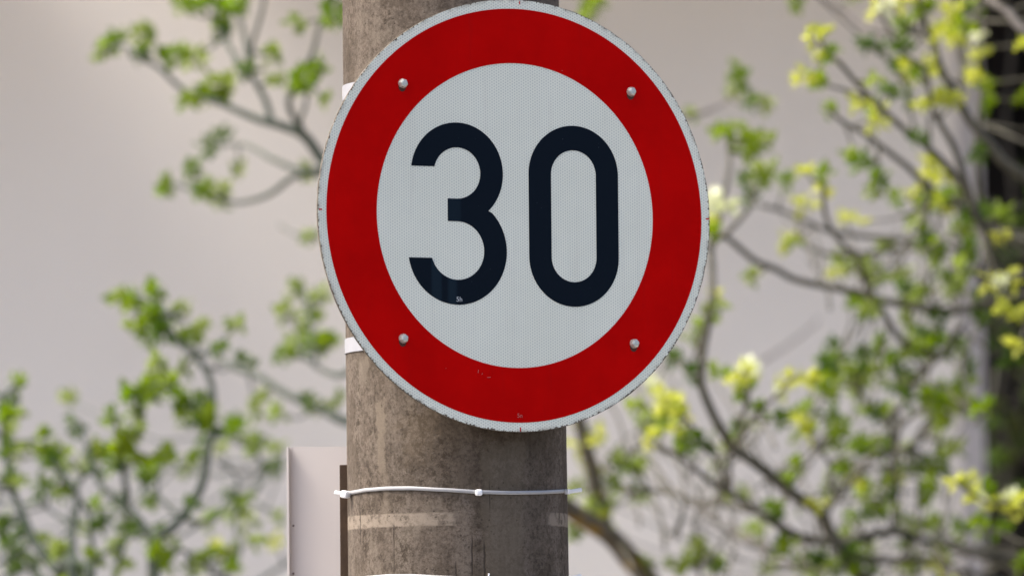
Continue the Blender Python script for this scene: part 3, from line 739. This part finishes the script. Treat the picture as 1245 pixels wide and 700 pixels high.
for x, y, r, k in ((981, 209, 13, y_), (1001, 214, 12, g_), (998, 231, 10, y_), (979, 250, 15, y_), (957, 292, 14, y_), (962, 296, 7, g_), (1030, 267, 13, y_), (867, 246, 12, p_), (884, 253, 9, p_), (867, 270, 14, y_), (865, 282, 10, g_),
    (911, 185, 16, g_), (906, 221, 9, dk), (925, 221, 10, g_), (957, 221, 11, g_), (933, 204, 12, s_), (913, 243, 9, dk), (1015, 333, 8, y_), (911, 338, 9, s_), (893, 83, 9, s_), (899, 97, 12, g_), (890, 110, 8, s_),
    (915, 126, 8, dk), (930, 126, 9, s_), (844, 140, 8, s_), (880, 160, 14, g_), (910, 174, 15, g_), (929, 168, 11, s_), (893, 155, 9, s_), (855, 396, 10, g_), (862, 385, 9, s_), (867, 358, 13, y_), (872, 372, 9, s_), (824, 437, 14, dk),
    (842, 455, 15, dk), (820, 492, 20, y_), (801, 481, 17, y_), (808, 500, 16, y_), (826, 509, 14, y_), (797, 466, 9, p_), (815, 505, 12, g_), (875, 453, 11, g_), (842, 410, 9, s_), (782, 512, 12, s_), (772, 494, 12, s_), (788, 533, 14, y_), (801, 525, 12, g_), (819, 523, 11, y_),
    (757, 566, 13, dk), (768, 568, 9, g_), (749, 587, 10, g_), (777, 597, 8, dk), (847, 664, 13, g_), (837, 685, 14, g_), (819, 690, 12, s_), (870, 687, 13, dk), (834, 548, 13, dk), (855, 535, 13, dk), (830, 532, 12, g_),
    (909, 447, 13, p_), (903, 455, 12, y_), (891, 466, 13, y_), (909, 465, 10, g_), (903, 484, 9, g_), (950, 473, 13, y_), (946, 480, 7, p_), (981, 459, 13, y_), (960, 460, 10, y_), (924, 499, 11, g_), (895, 520, 8, dk), (1011, 422, 11, dk), (1019, 437, 9, dk),
    (1047, 432, 11, dk), (1047, 448, 9, dk), (1011, 468, 17, g_), (1009, 481, 13, dk), (996, 466, 12, g_), (1042, 471, 12, g_), (1032, 453, 11, s_), (975, 497, 13, g_), (973, 512, 14, y_), (986, 525, 11, g_), (950, 512, 10, dk), (1009, 504, 12, dk),
    (1022, 517, 12, g_), (1048, 371, 18, g_), (1060, 372, 12, s_), (983, 528, 13, y_), (1022, 530, 16, g_), (1045, 541, 13, g_), (968, 566, 12, g_), (960, 582, 9, g_), (996, 610, 11, y_), (1045, 584, 13, y_), (1050, 594, 9, g_), (1032, 631, 11, g_), (960, 664, 13, g_),
    (978, 685, 15, g_), (993, 672, 12, dk), (1035, 674, 16, dk), (914, 641, 10, s_), (924, 646, 8, g_), (1050, 628, 10, dk), (873, 688, 10, g_), (940, 623, 8, dk), (1091, 584, 13, y_), (1081, 590, 12, g_), (1078, 620, 14, g_), (1083, 606, 10, dk), (1125, 600, 12, g_),
    (1114, 564, 15, g_), (1145, 566, 13, dk), (1163, 543, 13, s_), (1058, 541, 13, s_), (1140, 685, 14, y_), (1147, 678, 8, g_), (1140, 421, 22, g_), (1121, 421, 15, g_), (1164, 421, 15, g_), (1093, 435, 12, dk), (1069, 419, 12, g_), (1069, 454, 11, g_),
    (1170, 468, 14, g_), (1134, 484, 14, g_), (1153, 489, 12, g_), (1066, 503, 13, dk), (1118, 408, 12, dk), (1140, 386, 15, dk), (1170, 492, 15, s_), (1099, 351, 12, dk), (1055, 324, 12, s_), (1071, 340, 10, s_), (1099, 335, 12, s_), (1120, 355, 12, s_), (1160, 355, 14, s_), (1190, 365, 12, dk),
    (1075, 300, 10, s_), (1100, 385, 9, s_), (1056, 620, 10, s_), (1105, 690, 12, s_), (1175, 445, 12, dk), (1015, 690, 12, dk), (935, 692, 12, s_), (1060, 690, 12, dk), (1100, 660, 8, dk)):
    M1.cluster(x, y, r, k)
for i in range(50):
    M1.cluster(random.gauss(1120, 55), random.uniform(235, 690), random.uniform(8, 15), random.choice([s_, s_, dk, g_]), d=random.uniform(15.3, 16.2))
for i in range(22): M1.cluster(random.gauss(1090, 70), random.uniform(330, 700), random.uniform(7, 12), random.choice([g_, g_, dk]), d=random.uniform(15.0, 15.5))
for i in range(22):
    M1.cluster(random.uniform(700, 1050), random.uniform(500, 700), random.uniform(7, 12), s_, d=random.uniform(15.4, 16.2))
for i in range(85):
    x, y = random.choice([(random.uniform(990, 1190), random.uniform(300, 700)), (random.uniform(760, 1000), random.uniform(520, 700))]); a = random.uniform(-2.4, -.6); l = random.uniform(50, 110)
    M1.branch([(x, y), (x+l*.5*math.cos(a)+8, y+l*.5*math.sin(a)), (x+l*math.cos(a), y+l*math.sin(a))], 15.1+random.random()*.4, 15.3+random.random()*.8, 1.9, .9)
for i in range(60): M1.cluster(random.uniform(800, 1330), random.uniform(700, 960), random.uniform(9, 16), random.choice([g_, dk, y_]), d=random.uniform(15, 15.7))
M1.branch([(925, 440), (960, 418), (990, 395), (996, 388)], 16.8, 17.2, 1.8, 1, 'barkgrey')
M1.branch([(960, 675), (930, 662), (905, 650), (880, 640)], 16.4, 16.8, 2.4, 1.4, 'barkgrey')
M1.build()

# --- upper right shrub --------------------------------------------------------
gp = ground_pt(1400, 15.1)
U1 = Plant('shrub', 'tall shrub with bright yellow green young leaves reaching in from the upper right', 'shrub', 15.0, 'barkbrown', gp)
pre = [(gp, .03), (gp+Vector((.03, 0, 1.0)), .024), (P(1390, 560, 15.0), .017), (P(1330, 330, 15.0), .012)]
U1.branch([(1270, 235), (1243, 214), (1220, 198), (1202, 175), (1184, 152), (1169, 131), (1156, 105), (1143, 77), (1135, 49), (1122, 26), (1115, 0), (1108, -40)], 15.0, 14.9, 6, 2.6, pre=pre)
U1.branch([(1290, 60), (1245, 36), (1225, 15), (1205, 0), (1190, -20)], 14.9, 15.0, 4.6, 3.4, 'barkgrey')
U1.branch([(1330, 330), (1260, 300), (1195, 275), (1179, 229), (1161, 180), (1143, 149), (1135, 134), (1130, 108), (1127, 85), (1108, 70)], 15.0, 14.8, 4.6, 1.8)
U1.branch([(1195, 270), (1160, 215), (1127, 177), (1107, 165), (1081, 141), (1060, 119), (1043, 103), (1021, 76), (1007, 68), (995, 50)], 15.0, 14.6, 4, 2)
U1.branch([(1185, 262), (1130, 228), (1100, 200), (1075, 180), (1048, 160), (1026, 149), (1008, 134)], 15.1, 14.9, 3.6, 2)
U1.branch([(1100, 40), (1082, 42), (1060, 36), (1045, 30), (1026, 16), (1008, 2), (985, -14)], 15.4, 15.5, 3.2, 2, 'barkgrey')
U1.branch([(1140, 60), (1120, 45), (1100, 38)], 15.2, 15.4, 3.2, 3)
U1.branch([(1172, 135), (1166, 108), (1169, 82), (1166, 55), (1158, 20)], 15.0, 15.1, 3, 1.8)
U1.branch([(1125, 270), (1131, 220), (1130, 177), (1129, 140)], 15.3, 15.2, 2.8, 1.8)
U1.branch([(1107, 78), (1098, 62), (1085, 40), (1074, 18), (1068, -10)], 15.0, 14.9, 2.4, 1.6)
U1.branch([(1110, 165), (1100, 100), (1085, 75), (1060, 55)], 15.3, 15.4, 2, 1.2)
U1.branch([(1062, 122), (1030, 112), (1005, 102), (980, 95)], 14.8, 14.7, 2, 1.2)
U1.branch([(1195, 275), (1188, 220), (1186, 170), (1192, 110), (1188, 60), (1190, -20)], 15.4, 15.4, 3, 1.8)
U1.branch([(1330, 330), (1280, 325), (1235, 335), (1205, 342)], 14.8, 14.6, 3, 1.8)
U1.branch([(1380, 520), (1320, 440), (1260, 405), (1235, 385), (1215, 368)], 14.8, 14.7, 3.6, 1.6)
U1.branch([(1395, 600), (1320, 640), (1270, 615), (1240, 608), (1205, 612), (1180, 598), (1160, 585)], 14.9, 14.6, 4, 1.6)
U1.branch([(1300, 640), (1250, 660), (1215, 645), (1190, 640)], 14.9, 15.0, 2.4, 1.4)
U1.branch([(1320, 100), (1270, 75), (1243, 58)], 14.7, 14.6, 2.4, 1.4)
for x, y, r, k in ((998, 40, 13, y_), (985, 44, 9, y_), (991, 68, 13, y_), (1012, 64, 12, g_), (977, 95, 15, y_), (994, 99, 11, g_), (1043, 125, 14, y_), (1058, 148, 14, y_), (1007, 133, 11, g_), (1068, 10, 16, y_), (1076, 4, 10, p_), (1099, 3, 14, y_),
    (1122, 13, 15, g_), (1153, 31, 22, y_), (1143, 41, 15, y_), (1163, 51, 14, y_), (1170, 33, 12, g_), (1156, 14, 13, y_), (1108, 78, 15, y_), (1127, 80, 14, y_), (1140, 90, 12, y_), (1104, 98, 12, y_), (1118, 88, 10, g_), (1148, 121, 17, y_), (1146, 118, 8, p_), (1120, 129, 13, y_), (1163, 123, 10, y_),
    (1184, 95, 12, y_), (1199, 105, 12, g_), (1187, 44, 12, p_), (1189, 64, 12, y_), (1071, 131, 12, y_), (1063, 136, 10, g_), (1072, 150, 11, y_), (1241, 57, 14, y_), (1243, 118, 10, g_), (1197, 126, 10, g_), (1053, 53, 10, dk), (1072, 59, 9, dk), (1097, 59, 12, dk), (1094, 33, 12, g_), (1169, 10, 12, dk),
    (1062, 98, 8, s_), (1079, 113, 9, dk), (1104, 116, 9, dk), (1089, 80, 9, dk), (1115, 170, 10, dk), (1048, 198, 15, g_), (1036, 190, 9, s_), (1068, 217, 16, g_), (1060, 232, 10, s_), (1120, 212, 12, y_), (1133, 198, 12, y_), (1145, 210, 13, y_), (1112, 237, 13, y_), (1125, 241, 12, g_), (1143, 250, 14, y_), (1150, 240, 10, g_),
    (1089, 245, 10, g_), (1184, 260, 18, dk), (1199, 257, 15, dk), (1218, 262, 15, s_), (1180, 275, 12, g_), (1215, 286, 11, y_), (1179, 306, 14, g_), (1138, 311, 12, g_), (1045, 270, 9, y_), (1202, 342, 13, y_), (1230, 340, 14, y_), (1219, 345, 8, p_), (1169, 329, 13, s_), (1125, 293, 12, dk), (1194, 185, 13, dk),
    (1213, 370, 12, y_), (1237, 381, 12, y_), (1237, 419, 13, y_), (1163, 587, 10, y_), (1176, 584, 11, y_), (1184, 602, 14, y_), (1188, 604, 7, p_), (1197, 595, 10, g_), (1209, 610, 13, y_), (1240, 610, 16, y_), (1230, 623, 11, y_), (1228, 605, 8, p_), (1191, 640, 12, g_), (1215, 641, 10, g_), (1243, 685, 10, g_), (969, 2, 11, g_), (1185, 5, 12, g_), (1040, -4, 9, s_)):
    U1.cluster(x, y, r, k)
for i in range(60): U1.cluster(random.uniform(1255, 1420), random.uniform(-200, 700), random.uniform(10, 16), random.choice([g_, dk, y_, y_]), d=random.uniform(14.7, 15.6))
for i in range(25): U1.cluster(random.uniform(960, 1300), random.uniform(-220, -20), random.uniform(10, 16), random.choice([g_, y_]), d=random.uniform(14.7, 15.4))
U1.build()

# --- climbing plant over the dark doorway -------------------------------------
gp = ground_pt(1250, 17.3)
V = Plant('climbing_plant', 'dull olive climbing plant in front of the dark doorway', 'climber', 17.2, 'barkdark', gp)
q0 = [(gp, .02), (gp+Vector((.02, .0, 1)), .014)]
V.branch([(1235, 720), (1222, 640), (1230, 560), (1215, 500), (1225, 420), (1215, 330), (1230, 240), (1222, 150), (1232, 60), (1225, -30)], 17.3, 17.4, 5, 2, pre=q0)
V.branch([(1222, 640), (1210, 580), (1205, 520), (1204, 440), (1206, 380)], 17.4, 17.4, 3, 1.6)
V.branch([(1230, 500), (1260, 430), (1270, 330), (1262, 200)], 17.3, 17.3, 3, 1.6)
V.branch([(1200, 585), (1225, 568), (1260, 560)], 17.2, 17.2, 2.4, 1.6)
for i in range(95):
    y = random.choice([random.gauss(500, 40), random.gauss(390, 40), random.gauss(580, 30), random.gauss(270, 40), random.uniform(250, 700)])
    V.cluster(random.uniform(1200, 1330), y, random.uniform(8, 14), random.choice(['leafolive', 'leafolive', dk]), d=random.uniform(17.0, 17.7))
V.build()
for i in range(0): pass
# unfocused finer undergrowth low at the far right
S.render.film_transparent = False
